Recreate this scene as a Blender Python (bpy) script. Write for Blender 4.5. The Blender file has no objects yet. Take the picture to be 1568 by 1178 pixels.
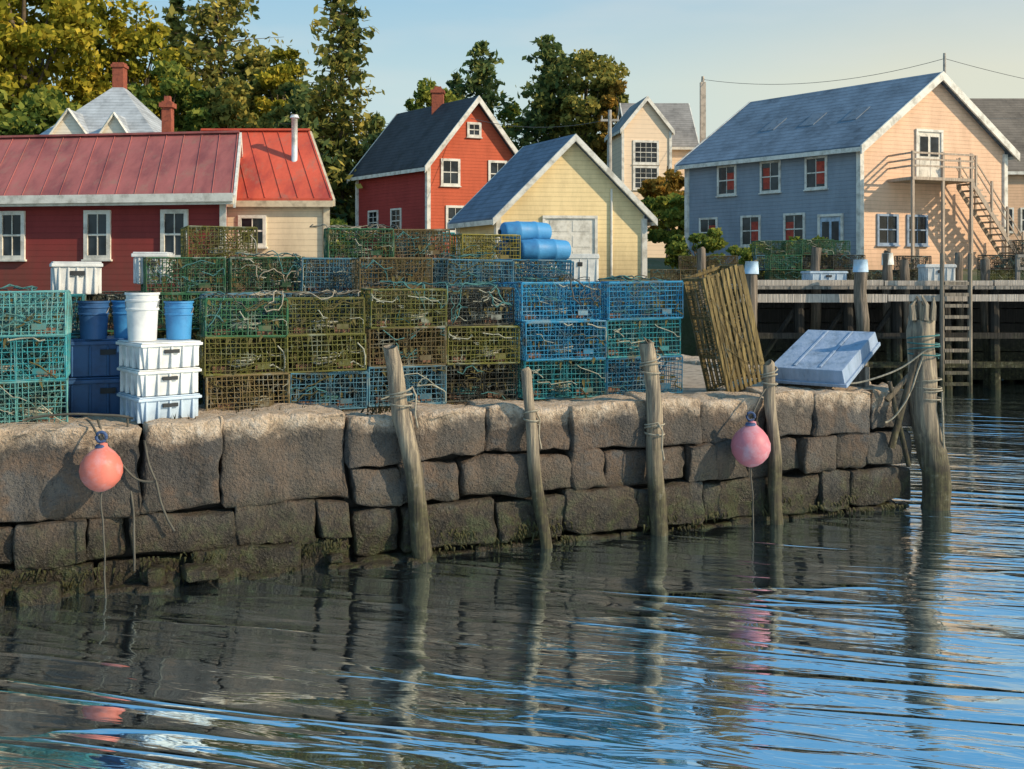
import bpy, math, random
import numpy as np
from mathutils import Vector, noise
R=random.Random(7)
scene=bpy.context.scene
V=Vector
# ------------------------------------------------------------ helpers
def empty(name, loc=(0,0,0)):
    e=bpy.data.objects.new(name,None); scene.collection.objects.link(e); e.location=loc; e.empty_display_size=.3
    return e
class MB:
    def __init__(s): s.v=[]; s.f=[]; s.m=[]
    def add(s,vs,fs,mi=0):
        o=len(s.v); s.v+= [tuple(p) for p in vs]
        for f in fs: s.f.append(tuple(i+o for i in f)); s.m.append(mi)
    def hexa(s,p,mi=0):
        s.add(p,[(0,3,2,1),(4,5,6,7),(0,1,5,4),(1,2,6,5),(2,3,7,6),(3,0,4,7)],mi)
    def box(s,c,ax,ay,az,mi=0):
        c=V(c);ax=V(ax);ay=V(ay);az=V(az)
        s.hexa([c-ax-ay-az,c+ax-ay-az,c+ax+ay-az,c-ax+ay-az,c-ax-ay+az,c+ax-ay+az,c+ax+ay+az,c-ax+ay+az],mi)
    def abox(s,x0,x1,y0,y1,z0,z1,mi=0):
        s.box(((x0+x1)/2,(y0+y1)/2,(z0+z1)/2),((x1-x0)/2,0,0),(0,(y1-y0)/2,0),(0,0,(z1-z0)/2),mi)
    def tube(s,p0,p1,r0,r1=None,n=8,mi=0,caps=True):
        r1=r0 if r1 is None else r1
        s.path([p0,p1],[r0,r1],n,mi,caps)
    def path(s,pts,rs,n=6,mi=0,caps=True):
        pts=[V(p) for p in pts]
        if not isinstance(rs,(list,tuple)): rs=[rs]*len(pts)
        o=len(s.v); fs=[]
        for i,p in enumerate(pts):
            d=(pts[min(i+1,len(pts)-1)]-pts[max(i-1,0)])
            if d.length<1e-9: d=V((0,0,1))
            d.normalize()
            a=d.cross(V((0,0,1)) if abs(d.z)<.9 else V((1,0,0))).normalized(); b=d.cross(a)
            for k in range(n):
                t=2*math.pi*k/n
                s.v.append(tuple(p+a*math.cos(t)*rs[i]+b*math.sin(t)*rs[i]))
        for i in range(len(pts)-1):
            for k in range(n):
                fs.append((o+i*n+k,o+i*n+(k+1)%n,o+(i+1)*n+(k+1)%n,o+(i+1)*n+k))
        if caps:
            fs.append(tuple(o+k for k in range(n))); fs.append(tuple(o+(len(pts)-1)*n+k for k in reversed(range(n))))
        s.f+=fs; s.m+=[mi]*len(fs)
    def mesh(s,name,mats,smooth=False):
        me=bpy.data.meshes.new(name); me.from_pydata(s.v,[],s.f)
        for m in mats: me.materials.append(m)
        me.polygons.foreach_set('material_index',s.m)
        if smooth: me.polygons.foreach_set('use_smooth',[True]*len(s.f))
        me.update(); return me
    def obj(s,name,mats,parent=None,smooth=False):
        if not isinstance(mats,(list,tuple)): mats=[mats]
        o=bpy.data.objects.new(name,s.mesh(name,mats,smooth)); scene.collection.objects.link(o)
        if parent: o.parent=parent
        return o
def place(name,me,parent=None,loc=(0,0,0),rot=(0,0,0)):
    o=bpy.data.objects.new(name,me); scene.collection.objects.link(o); o.location=loc; o.rotation_euler=rot
    if parent: o.parent=parent
    return o
# ------------------------------------------------------------ materials
class NT:
    def __init__(s,name):
        s.mat=bpy.data.materials.new(name); s.mat.use_nodes=True; s.t=s.mat.node_tree; s.t.nodes.clear()
        s.out=s.n('ShaderNodeOutputMaterial'); s.geo=s.n('ShaderNodeNewGeometry'); s.tc=s.n('ShaderNodeTexCoord')
    def n(s,t,**k):
        x=s.t.nodes.new(t)
        for a,b in k.items(): setattr(x,a,b)
        return x
    def l(s,a,b): s.t.links.new(a,b)
    def noise(s,vec,scale,detail=4,rough=.55,dist=0):
        x=s.n('ShaderNodeTexNoise'); x.inputs['Scale'].default_value=scale; x.inputs['Detail'].default_value=detail
        x.inputs['Roughness'].default_value=rough; x.inputs['Distortion'].default_value=dist; s.l(vec,x.inputs['Vector']); return x.outputs['Fac']
    def ramp(s,fac,stops):
        r=s.n('ShaderNodeValToRGB'); e=r.color_ramp.elements
        while len(e)<len(stops): e.new(.5)
        for i,(p,c) in enumerate(stops): e[i].position=p; e[i].color=(*c,1) if len(c)==3 else c
        s.l(fac,r.inputs[0]); return r.outputs[0]
    def math(s,op,a,b=None,clamp=False):
        m=s.n('ShaderNodeMath',operation=op); m.use_clamp=clamp
        for i,x in enumerate((a,b)):
            if x is None: continue
            if isinstance(x,(int,float)): m.inputs[i].default_value=x
            else: s.l(x,m.inputs[i])
        return m.outputs[0]
    def mrange(s,x,a,b,c=0,d=1):
        m=s.n('ShaderNodeMapRange'); s.l(x,m.inputs[0])
        for i,q in ((1,a),(2,b),(3,c),(4,d)): m.inputs[i].default_value=q
        return m.outputs[0]
    def mix(s,fac,a,b,blend='MIX'):
        m=s.n('ShaderNodeMix',data_type='RGBA',blend_type=blend)
        for i,x in ((0,fac),(6,a),(7,b)):
            if isinstance(x,(int,float)): m.inputs[i].default_value=x
            elif isinstance(x,tuple): m.inputs[i].default_value=(*x,1)
            else: s.l(x,m.inputs[i])
        return m.outputs[2]
    def vscale(s,vec,sc,rot=0):
        m=s.n('ShaderNodeMapping'); m.inputs['Scale'].default_value=sc
        if rot:
            q=s.n('ShaderNodeMapping'); q.inputs['Rotation'].default_value=(0,0,rot); s.l(vec,q.inputs[0]); vec=q.outputs[0]
        s.l(vec,m.inputs[0]); return m.outputs[0]
    def bsdf(s,col,rough=.7,metal=0,bump=None,bstr=.5,bdist=.02,spec=.4):
        b=s.n('ShaderNodeBsdfPrincipled')
        if isinstance(col,tuple): b.inputs['Base Color'].default_value=(*col,1)
        else: s.l(col,b.inputs['Base Color'])
        if isinstance(rough,(int,float)): b.inputs['Roughness'].default_value=rough
        else: s.l(rough,b.inputs['Roughness'])
        b.inputs['Metallic'].default_value=metal; b.inputs['Specular IOR Level'].default_value=spec
        if bump is not None:
            bp=s.n('ShaderNodeBump'); bp.inputs['Strength'].default_value=bstr; bp.inputs['Distance'].default_value=bdist
            s.l(bump,bp.inputs['Height']); s.l(bp.outputs[0],b.inputs['Normal'])
        s.l(b.outputs[0],s.out.inputs[0]); return b
def mul(c,k): return tuple(min(1,x*k) for x in c)
def pmat(name,c,c2=None,scale=4,rough=.7,metal=0,bump=.3,bscale=25,bdist=.01,spec=.35):
    t=NT(name); v=t.tc.outputs['Object']
    c2=c2 or mul(c,.6)
    f=t.noise(v,scale,4,.65); col=t.ramp(f,[(.32,c2),(.52,c),(.75,mul(c,1.15))])
    f2=t.noise(v,bscale,2) if bump else None
    t.bsdf(col,rough,metal,f2,bump,bdist,spec); return t.mat
def wallmat(name,c,board=.16,dirt=.6,bs=.7):
    t=NT(name); v=t.geo.outputs['Position']
    sx=t.n('ShaderNodeSeparateXYZ'); t.l(v,sx.inputs[0])
    fr=t.math('FRACT',t.math('DIVIDE',sx.outputs[2],board))
    groove=t.math('GREATER_THAN',fr,.86)
    f=t.noise(t.vscale(v,(1,1,.3)),1.5,5,.72); g=t.noise(t.vscale(v,(1,1,14)),1.1,2)
    col=t.mix(t.math('MULTIPLY',t.ramp(f,[(.42,(0,0,0)),(.7,(1,1,1))]),dirt),c,mul(c,.55))
    col=t.mix(t.math('MULTIPLY',g,.4),col,mul(c,1.3))
    col=t.mix(t.math('MULTIPLY',t.mrange(sx.outputs[2],4.4,3.2),t.math('MULTIPLY',f,.6)),col,(.12,.1,.07))
    col=t.mix(t.math('MULTIPLY',groove,.22),col,mul(c,.35))
    t.bsdf(col,.75,0,t.math('SUBTRACT',1,fr),bs,.02,.25); return t.mat
def roofmat(name,c,row=.17,c2=None):
    t=NT(name); v=t.geo.outputs['Position']
    sx=t.n('ShaderNodeSeparateXYZ'); t.l(v,sx.inputs[0])
    fr=t.math('FRACT',t.math('DIVIDE',sx.outputs[2],row))
    rowid=t.math('FLOOR',t.math('DIVIDE',sx.outputs[2],row))
    cb=t.n('ShaderNodeCombineXYZ'); t.l(t.math('MULTIPLY',sx.outputs[0],2.6),cb.inputs[0]); t.l(t.math('MULTIPLY',sx.outputs[1],2.6),cb.inputs[1]); t.l(t.math('MULTIPLY',rowid,3.7),cb.inputs[2])
    w=t.n('ShaderNodeTexWhiteNoise',noise_dimensions='3D'); 
    sn=t.n('ShaderNodeVectorMath',operation='FLOOR'); t.l(cb.outputs[0],sn.inputs[0]); t.l(sn.outputs[0],w.inputs[0])
    f=t.noise(t.vscale(v,(1,1,.5)),.9,5,.7)
    col=t.mix(t.mrange(f,.3,.7),mul(c,.55),c2 or mul(c,1.5)); col=t.mix(t.math('MULTIPLY',w.outputs[0],.4),col,mul(c,1.5))
    col=t.mix(t.math('MULTIPLY',t.math('GREATER_THAN',fr,.8),.4),col,mul(c,.35))
    t.bsdf(col,.8,0,t.math('SUBTRACT',1,fr),.6,.02,.3); return t.mat
def leafmat(name,dark,mid,light):
    t=NT(name); v=t.geo.outputs['Position']
    f=t.noise(v,.4,2); r=t.geo.outputs['Random Per Island']
    s=t.math('ADD',t.math('MULTIPLY',f,.8),t.math('MULTIPLY',r,.36))
    col=t.ramp(s,[(.34,dark),(.56,mid),(.8,light)])
    b=t.n('ShaderNodeBsdfDiffuse'); t.l(col,b.inputs[0])
    tr=t.n('ShaderNodeBsdfTranslucent'); t.l(col,tr.inputs[0]); mx=t.n('ShaderNodeMixShader'); mx.inputs[0].default_value=.4
    t.l(b.outputs[0],mx.inputs[1]); t.l(tr.outputs[0],mx.inputs[2]); t.l(mx.outputs[0],t.out.inputs[0]); return t.mat
WHITE=pmat('white_trim_paint',(.70,.68,.62),(.42,.40,.35),3,.65)
GLASS=NT('window_glass'); GLASS.bsdf(GLASS.ramp(GLASS.noise(GLASS.geo.outputs['Position'],1.5,2),[(.4,(.008,.011,.015)),(.6,(.03,.04,.05))]),.12,0,None,spec=.4); GLASS=GLASS.mat
CURT=pmat('red_curtain',(.42,.07,.045),(.22,.04,.035),6,.9)
BRICK=pmat('chimney_brick',(.30,.085,.05),(.17,.05,.035),9,.9)
def stone_material():
    t=NT('granite_block'); v=t.geo.outputs['Position']
    sx=t.n('ShaderNodeSeparateXYZ'); t.l(v,sx.inputs[0]); z=sx.outputs[2]
    n1=t.noise(v,1.1,5,.68); n2=t.noise(v,6,6,.75); n3=t.noise(v,34,3,.6); n4=t.noise(t.vscale(v,(3,3,.7)),1.6,4,.6)
    base=t.ramp(n1,[(.32,(.042,.04,.042)),(.43,(.08,.074,.068)),(.52,(.155,.10,.065)),(.60,(.10,.10,.10)),(.72,(.17,.15,.125))])
    base=t.mix(t.math('MULTIPLY',n2,.55),base,(.055,.06,.07))
    base=t.mix(t.mrange(n4,.5,.68,0,.85),base,(.04,.037,.034))
    rnd=t.geo.outputs['Random Per Island']
    base=t.mix(t.math('MULTIPLY',rnd,.5),base,(.155,.13,.105))
    dry_sunlit=t.ramp(n2,[(.3,(.26,.20,.15)),(.45,(.50,.38,.27)),(.6,(.58,.48,.38)),(.75,(.55,.53,.5))])  # dry top stone, lightened further so the colour carries a sunlit top edge
    zz=t.math('ADD',z,t.math('ADD',t.math('MULTIPLY',t.math('SUBTRACT',n1,.5),.6),t.math('MULTIPLY',t.math('SUBTRACT',n2,.5),.4)))
    col=t.mix(t.mrange(zz,1.40,1.60),base,dry_sunlit)
    wetf=t.mrange(zz,.95,.3)
    alg=t.ramp(n2,[(.35,(.014,.013,.010)),(.48,(.032,.026,.016)),(.56,(.04,.044,.016)),(.66,(.055,.07,.028))])
    col=t.mix(t.math('MULTIPLY',wetf,.9),col,alg)
    spk=t.mrange(n3,.6,.72); col=t.mix(t.math('MULTIPLY',spk,.3),col,(.28,.25,.21)); col=t.mix(t.math('MULTIPLY',t.mrange(n3,.42,.3),.5),col,(.02,.018,.016))
    rough=t.math('SUBTRACT',.85,t.math('MULTIPLY',wetf,.45))
    t.bsdf(col,rough,0,t.math('ADD',n2,t.math('MULTIPLY',n3,.45)),1.0,.09,.35); return t.mat
STONE=stone_material()
def wood(name,c,c2,wetz=None,gs=22):
    t=NT(name); v=t.geo.outputs['Position']
    g=t.noise(t.vscale(v,(gs,gs,1.2)),1.0,5,.65); n=t.noise(v,2.5,4)
    col=t.ramp(g,[(.3,mul(c2,.5)),(.46,c2),(.62,c),(.8,mul(c,1.2))])
    col=t.mix(t.math('MULTIPLY',n,.6),col,c2)
    if wetz is not None:
        sx=t.n('ShaderNodeSeparateXYZ'); t.l(v,sx.inputs[0])
        m=t.mrange(t.math('ADD',sx.outputs[2],t.math('MULTIPLY',t.math('SUBTRACT',n,.5),.9)),wetz+.6,wetz-.25)
        alg=t.ramp(t.noise(v,9,4,.7),[(.4,(.016,.015,.01)),(.58,(.05,.05,.02)),(.75,(.16,.155,.13))])
        col=t.mix(t.math('MULTIPLY',m,.85),col,alg)
    t.bsdf(col,.8,0,g,.9,.03,.25); return t.mat
POST=wood('weathered_piling_wood',(.44,.36,.25),(.19,.16,.125),.8)
PPOST=wood('pier_piling_wood',(.28,.22,.17),(.12,.10,.08),1.5)
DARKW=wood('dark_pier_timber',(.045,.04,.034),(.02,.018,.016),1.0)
PLANK=wood('grey_plank_wood',(.34,.30,.26),(.18,.165,.145))
LATH=wood('olive_lath_wood',(.28,.21,.085),(.12,.09,.04))
ROPE=pmat('weathered_rope',(.30,.27,.21),(.17,.15,.11),30,.9,bump=0)
ROPEB=pmat('green_rope',(.06,.17,.17),(.03,.09,.09),30,.9,bump=0)
ROPED=pmat('dark_rope',(.09,.085,.07),bump=0)
# ------------------------------------------------------------ world, sun
sund=V((.915,-.40,.0)).normalized(); EL=math.radians(30)
w=bpy.data.worlds.new("World"); scene.world=w; w.use_nodes=True; nt=w.node_tree; nt.nodes.clear()
N_=nt.nodes.new; L=nt.links.new
wo=N_('ShaderNodeOutputWorld'); bg=N_('ShaderNodeBackground'); sky=N_('ShaderNodeTexSky')
sky.sky_type='NISHITA'; sky.sun_disc=False; sky.sun_elevation=EL; sky.sun_rotation=math.atan2(sund.x,sund.y)
sky.air_density=1.0; sky.dust_density=1.0; sky.ozone_density=2.0
tc=N_('ShaderNodeTexCoord'); sp=N_('ShaderNodeSeparateXYZ'); L(tc.outputs['Generated'],sp.inputs[0])
def wramp(src,stops):
    r=N_('ShaderNodeValToRGB'); e=r.color_ramp.elements
    while len(e)<len(stops): e.new(.5)
    for i,(p,c) in enumerate(stops): e[i].position=p; e[i].color=(*c,1)
    L(src,r.inputs[0]); return r.outputs[0]
def wmix(f,a,b):
    m=N_('ShaderNodeMix'); m.data_type='RGBA'
    for i,x in ((0,f),(6,a),(7,b)):
        if isinstance(x,(int,float)): m.inputs[i].default_value=x
        elif isinstance(x,tuple): m.inputs[i].default_value=(*x,1)
        else: L(x,m.inputs[i])
    return m.outputs[2]
ma=N_('ShaderNodeMapRange'); L(sp.outputs[0],ma.inputs[0]); ma.inputs[1].default_value=-.5; ma.inputs[2].default_value=.5
haze=wramp(ma.outputs[0],[(.15,(.60,.86,.92)),(.5,(.74,.93,.90)),(.85,(.99,.98,.76))])
blue=(.20,.60,1.0)
mz=N_('ShaderNodeMapRange'); L(sp.outputs[2],mz.inputs[0]); mz.inputs[1].default_value=.18; mz.inputs[2].default_value=.36
colr=wmix(mz.outputs[0],haze,blue)
mp=N_('ShaderNodeMapping'); mp.inputs['Scale'].default_value=(1.5,1.5,7); L(tc.outputs['Generated'],mp.inputs[0])
no=N_('ShaderNodeTexNoise'); no.inputs['Scale'].default_value=2.4; no.inputs['Detail'].default_value=4; L(mp.outputs[0],no.inputs[0])
cl=wramp(no.outputs[0],[(.44,(0,0,0)),(.74,(.42,.42,.42))])
colr=wmix(cl,colr,(1.0,.99,.90))
sc=N_('ShaderNodeVectorMath'); sc.operation='SCALE'; sc.inputs[3].default_value=6.2; L(colr,sc.inputs[0])
fin=wmix(.82,sky.outputs[0],sc.outputs[0]); L(fin,bg.inputs[0]); L(bg.outputs[0],wo.inputs[0])
bg.inputs[1].default_value=.135
sl=bpy.data.lights.new('sun','SUN'); sl.energy=4.9; sl.angle=math.radians(.5); sl.color=(1,.81,.56)
so=bpy.data.objects.new('sun',sl); scene.collection.objects.link(so)
sv=V((sund.x*math.cos(EL),sund.y*math.cos(EL),math.sin(EL))); so.rotation_euler=sv.to_track_quat('Z','Y').to_euler()
scene.view_settings.view_transform='Standard'; scene.view_settings.look='None'; scene.view_settings.exposure=0
# ------------------------------------------------------------ camera
cd=bpy.data.cameras.new('camera'); cam=bpy.data.objects.new('camera',cd); scene.collection.objects.link(cam); scene.camera=cam
cam.location=(0,0,3.2); cam.rotation_euler=(math.radians(90),0,0); cd.lens=36; cd.sensor_width=36; cd.shift_y=-.108; cd.clip_end=5000
# ------------------------------------------------------------ ground + water
def sm(a,b,x):
    t=max(0,min(1,(x-a)/(b-a))); return t*t*(3-2*t)
def gz(x,y):
    shore=17.5+16*sm(-.5,5.5,x)
    d=y-shore
    z=-1.8+4.5*sm(-1.5,1.8,d)
    z+=.7*sm(30,42,y)+ .6*sm(42,52,y)+5*sm(60,120,y)
    z+=noise.noise(V((x*.3,y*.3,0)))*.12*sm(0,3,d)
    return z
xs=sorted(set([-1500,-800,-400,-200,-120,-80,-60]+[i*1.0 for i in range(-45,50)]+[60,80,120,200,400,800,1500]))
ys=sorted(set([-300,-100,-30,0]+[8+i*.8 for i in range(0,70)]+[66,72,80,90,100,120,160,250,500,1000,2500]))
mb=MB(); vs=[(x,y,gz(x,y)) for y in ys for x in xs]; nx=len(xs)
mb.add(vs,[(j*nx+i,j*nx+i+1,(j+1)*nx+i+1,(j+1)*nx+i) for j in range(len(ys)-1) for i in range(nx-1)])
t=NT('grass_and_dirt'); v=t.geo.outputs['Position']
t.bsdf(t.mix(t.noise(v,9,4),t.ramp(t.noise(v,.35,4),[(.35,(.05,.07,.022)),(.5,(.09,.1,.035)),(.65,(.17,.14,.09))]),(.07,.07,.03)),.9,0,t.noise(v,12,4),.8,.06); 
mb.obj('ground',t.mat,smooth=True)
t=NT('harbour_water'); v=t.geo.outputs['Position']; RT=math.radians(14)
a=t.noise(t.vscale(v,(.4,1.7,1),RT),1.0,2,.4,.5); b=t.noise(t.vscale(v,(1.0,5.0,1),RT),1.1,3,.5,.7); c=t.noise(t.vscale(v,(.12,.4,1),RT),1,2,.5,.3)
rn=t.noise(t.vscale(v,(.13,1.0,1),RT),1.1,2,.4,1.1)
rid=t.math('POWER',t.math('SUBTRACT',1,t.math('MULTIPLY',t.math('ABSOLUTE',t.math('SUBTRACT',rn,.5)),7),True),3.0)
trm=t.mrange(t.noise(t.vscale(v,(.2,.28,1),RT),1.3,2),.44,.6)
sx=t.n('ShaderNodeSeparateXYZ'); t.l(v,sx.inputs[0])
opn=t.mrange(t.math('ADD',sx.outputs[0],t.math('MULTIPLY',t.math('SUBTRACT',10,sx.outputs[1]),.55)),-2.0,4.5,.4,1.0)
amp=t.mrange(t.noise(t.vscale(v,(.15,.35,1)),1.2,2),.4,.62,.45,1.0)
h=t.math('ADD',t.math('ADD',t.math('MULTIPLY',a,.75),t.math('MULTIPLY',t.math('MULTIPLY',b,.62),t.math('MULTIPLY',amp,opn))),t.math('ADD',t.math('MULTIPLY',c,.8),t.math('MULTIPLY',t.math('MULTIPLY',rid,.62),t.math('MULTIPLY',trm,opn))))
bp=t.n('ShaderNodeBump'); bp.inputs['Strength'].default_value=1; bp.inputs['Distance'].default_value=.048; t.l(h,bp.inputs['Height'])
gl=t.n('ShaderNodeBsdfGlossy'); gl.inputs['Color'].default_value=(.76,.91,1,1); gl.inputs['Roughness'].default_value=.035; t.l(bp.outputs[0],gl.inputs['Normal'])
df=t.n('ShaderNodeBsdfDiffuse'); df.inputs['Color'].default_value=(.035,.043,.048,1)
fr=t.n('ShaderNodeFresnel'); fr.inputs[0].default_value=1.5; t.l(bp.outputs[0],fr.inputs['Normal'])
fac=t.math('ADD',t.math('MULTIPLY',fr.outputs[0],.4),.76,True)
ms=t.n('ShaderNodeMixShader'); t.l(fac,ms.inputs[0]); t.l(df.outputs[0],ms.inputs[1]); t.l(gl.outputs[0],ms.inputs[2]); t.l(ms.outputs[0],t.out.inputs[0])
mb=MB(); mb.add([(-2000,-1000,0),(2000,-1000,0),(2000,2500,0),(-2000,2500,0)],[(0,1,2,3)]); mb.obj('water',t.mat)
# ------------------------------------------------------------ wharf frame
U=V((.9334,.359,0)); N=V((-.359,.9334,0)); O=V((-4.2,10.35,0)); ZW=1.65; UANG=math.atan2(.359,.9334)
def W(u,vv,z=ZW): return O+U*u+N*vv+V((0,0,z))
def rock(mb,c,hx,hy,hz,ax=U,ay=N,r=.07,amp=.035,seed=0,az=V((0,0,1)),fine=.085):
    def co(h,fn):
        rr=min(r,h*.6); k=max(2,int((2*h-2*rr)/fn))
        return [-h,-h+rr*.3,-h+rr*.65]+[-h+rr+(2*h-2*rr)*i/k for i in range(k+1)]+[h-rr*.65,h-rr*.3,h]
    H=(hx,hy,hz); C=[co(hx,fine),co(hy,.16),co(hz,fine)]
    s=V((seed*3.7,seed*1.3,0)); skew=(R.uniform(-.07,.07),R.uniform(-.07,.07))
    for d in range(3):
        e,f=[q for q in range(3) if q!=d]
        for sg in (-1,1):
            if d==1 and sg==1: continue
            vs=[]
            for a in C[e]:
                for b in C[f]:
                    p=[0,0,0]; p[d]=sg*H[d]; p[e]=a; p[f]=b
                    rr=[min(r,h*.6) for h in H]
                    inn=[max(-(H[i]-rr[i]),min(H[i]-rr[i],p[i])) for i in range(3)]
                    dd=V([(p[i]-inn[i])/rr[i] for i in range(3)])
                    if dd.length>1e-6: dd.normalize()
                    q=[inn[i]+dd[i]*rr[i] for i in range(3)]
                    q[0]+=q[2]*skew[0]; q[2]+=q[0]*skew[1]*.4
                    wp=V(c)+ax*q[0]+ay*q[1]+az*q[2]
                    wp+=noise.noise_vector(wp*1.6+s)*amp*1.3+noise.noise_vector(wp*4.5+s)*amp*.75
                    cr=noise.noise(wp*3+s); wp+=ay*(amp*1.1*round(cr*2.4)*.5)
                    wp+=noise.noise_vector(wp*13)*amp*.45
                    vs.append(wp)
            n2=len(C[f]); fs=[]
            for i in range(len(C[e])-1):
                for j in range(n2-1):
                    q=(i*n2+j,(i+1)*n2+j,(i+1)*n2+j+1,i*n2+j+1)
                    flip=(sg>0)!=(d==1)
                    fs.append(q if flip else q[::-1])
            mb.add(vs,fs)
wharf=empty('granite_wharf')
mb=MB(); sd=0
def course(us,z1,z0,th=.35,j=.05):
    global sd
    for i in range(len(us)-1):
        a,b=us[i],us[i+1]; g=R.uniform(.0,.018); sd+=1
        jj=R.uniform(-j,j); zt=z1-(R.uniform(0,.07) if z1>1.5 else R.uniform(-.03,.04))
        rock(mb,O+U*((a+b)/2)+N*(th+jj)+V((0,0,(zt+z0)/2)),(b-a)/2-g,th,(zt-z0)/2-g*.5,seed=sd,r=R.uniform(.025,.055),amp=R.uniform(.035,.06))
topL=[-8.6,-6.6,-4.9,-3.6,-2.2,-1.0,.41,1.23,2.58]; course(topL,1.68,.74,.42,.06)
course([2.58,3.35,4.2,5.25,6.3,7.05,8.05,8.75,9.7,10.45],1.67,1.08,.4,.04)
def cut(a,b,lo,hi):
    r=[a]
    while r[-1]<b-hi: r.append(r[-1]+R.uniform(lo,hi))
    r.append(b); return r
course(cut(-8.6,2.6,.35,1.2),.72,.3,.36,.07); course(cut(-8.6,2.6,.5,1.4),.28,-.35,.4,.07)
course(cut(2.62,10.4,.35,.95),1.06,.6,.37,.06); course(cut(2.62,10.4,.5,1.2),.58,.08,.37,.06); course(cut(2.62,10.4,.7,1.2),.06,-.5,.42,.06)
for (z1,z0) in ((1.66,1.08),(1.06,.55),(.53,-.4)):
    q=.8
    while q<7:
        b=q+R.uniform(.6,1.1); sd+=1
        rock(mb,O+U*10.1+N*((q+b)/2)+V((0,0,(z1+z0)/2)),.35,(b-q)/2-.02,(z1-z0)/2-.012,seed=sd,fine=.14); q=b
mb.obj('stone_blocks',STONE,wharf,True)
mb=MB(); 
mb.hexa([W(-8.6,.3,-1.5),W(9.95,.3,-1.5),W(9.95,7,-1.5),W(-8.6,12,-1.5),W(-8.6,.3,1.45),W(9.95,.3,1.45),W(9.95,7,1.45),W(-8.6,12,1.45)])
mb.obj('rubble_core',pmat('rubble',(.03,.027,.024)),wharf)
mb=MB(); nu,nv=60,24; vs=[]
for j in range(nv+1):
    for i in range(nu+1):
        u=-8.6+i/nu*18.5; vv=.45+j/nv*(6.5+5*(1-i/nu)); p=W(u,vv,1.585); p.z+=noise.noise(p*1.7)*.03; vs.append(p)
mb.add(vs,[(j*(nu+1)+i,j*(nu+1)+i+1,(j+1)*(nu+1)+i+1,(j+1)*(nu+1)+i) for j in range(nv) for i in range(nu)])
mb.obj('gravel_deck',pmat('wharf_gravel',(.38,.31,.24),(.19,.16,.12),6,.95,0,.8,60,.03),wharf,True)
mb=MB()
for i in range(26):
    u=R.uniform(-2,3.4); sd+=1
    rock(mb,W(u,R.uniform(-.2,0),R.uniform(-.08,.12)),R.uniform(.07,.2),R.uniform(.08,.14),R.uniform(.05,.12),r=.05,seed=sd)
mb.obj('footing_stones',STONE,wharf,True)
mb=MB()
for i in range(60):
    lowr=i<52
    u=R.uniform(-1.6,10.3); zc=R.uniform(.04,.32) if lowr else 1.62; vv=-.03 if lowr else R.uniform(.2,.5)
    for k in range(14):
        p=W(u+R.gauss(0,.12),vv+R.uniform(-.03,.03),zc+R.uniform(-.03,.03)); up=-1 if lowr else 1; l=R.uniform(.04,.12)
        d=V((R.uniform(-.05,.05),R.uniform(-.05,.0),up*l)); s=V((.012,0,0)); mb.add([p-s,p+s,p+d*.6+s*.8+V((0,-.02,0)),p+d],[(0,1,2,3)])
mb.obj('rockweed',pmat('rockweed',(.065,.06,.02),(.03,.027,.011),4,.6,bump=0),wharf)
# ------------------------------------------------------------ pilings
def piling(name,base,top,r,mat=POST,cap=None,zb=-1.2,n=14,ropes=()):
    e=empty(name); mb=MB(); b=V(base); tpt=V(top); k=18; pts=[];rs=[]
    d=tpt-b; b0=b+d*((zb-b.z)/d.z)
    for i in range(k+1):
        f=i/k; p=b0.lerp(tpt,f)+V((noise.noise(V((b.x*3,f*4,1))),noise.noise(V((b.x*3,f*4,5))),0))*r*.6
        pts.append(p); rs.append(r*(1.08-.2*f)*(1+.16*noise.noise(V((b.x*7,f*11,2)))))
    pts.append(tpt+d.normalized()*.02); rs.append(r*.75)
    mb.path(pts,rs,n); 
    for q in range(len(mb.v)):
        p=V(mb.v[q]); mb.v[q]=tuple(p+noise.noise_vector(V((p.x*9,p.y*9,p.z*1.5)))*r*.18)
    o=mb.obj('shaft',mat,e,True)
    if cap:
        c=MB(); c.tube(tpt-d.normalized()*.3,tpt+d.normalized()*.035,r*1.12,r*1.0,n); c.obj('cap',cap,e,True)
    for zr in ropes:
        c=MB(); f=(zr-b0.z)/(tpt.z-b0.z); p=b0.lerp(tpt,f)
        pts=[p+V((math.cos(a*.5)*(r+.015),math.sin(a*.5)*(r+.015),a*.006+.03*math.sin(a*.35))) for a in range(0,R.randint(28,44))]
        tail=pts[-1]; pts+= [tail+V((.05,-.03,-.1)),tail+V((.04,-.05,-.3)),tail+V((.07,-.04,-.45))]
        c.path(pts,.011,5); c.obj('rope_lashing',ROPEB if zr>2 else ROPE,e,True)
    return e
def wp(u,z,du=0,vv=-.12): return W(u+du,vv,z)
piling('piling',wp(3.42,0),wp(3.02,2.38),.105,ropes=(1.7,))
piling('piling',wp(4.86,0),wp(4.62,2.07),.07,ropes=(1.45,))
piling('piling',wp(6.42,0),wp(6.22,2.36),.105,ropes=(1.95,1.2))
piling('piling',wp(8.10,0),wp(7.96,2.05),.085,ropes=(1.75,))
e=piling('mooring_piling',wp(10.62,0),wp(10.45,2.62),.19,ropes=(2.2,2.05,1.45,1.6))
mb=MB(); tp=wp(10.45,2.62)
for i in range(9):
    a=i*.7; rr=.12*((i%3)/2+.2); p=tp+V((math.cos(a)*rr,math.sin(a)*rr,-.05)); hgt=R.uniform(.1,.38)
    mb.path([p,p+V((R.uniform(-.03,.03),0,hgt*.6)),p+V((R.uniform(-.06,.06),0,hgt))],[.05,.04,.012],5)
mb.obj('split_top',POST,e)
mb=MB(); 
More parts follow.
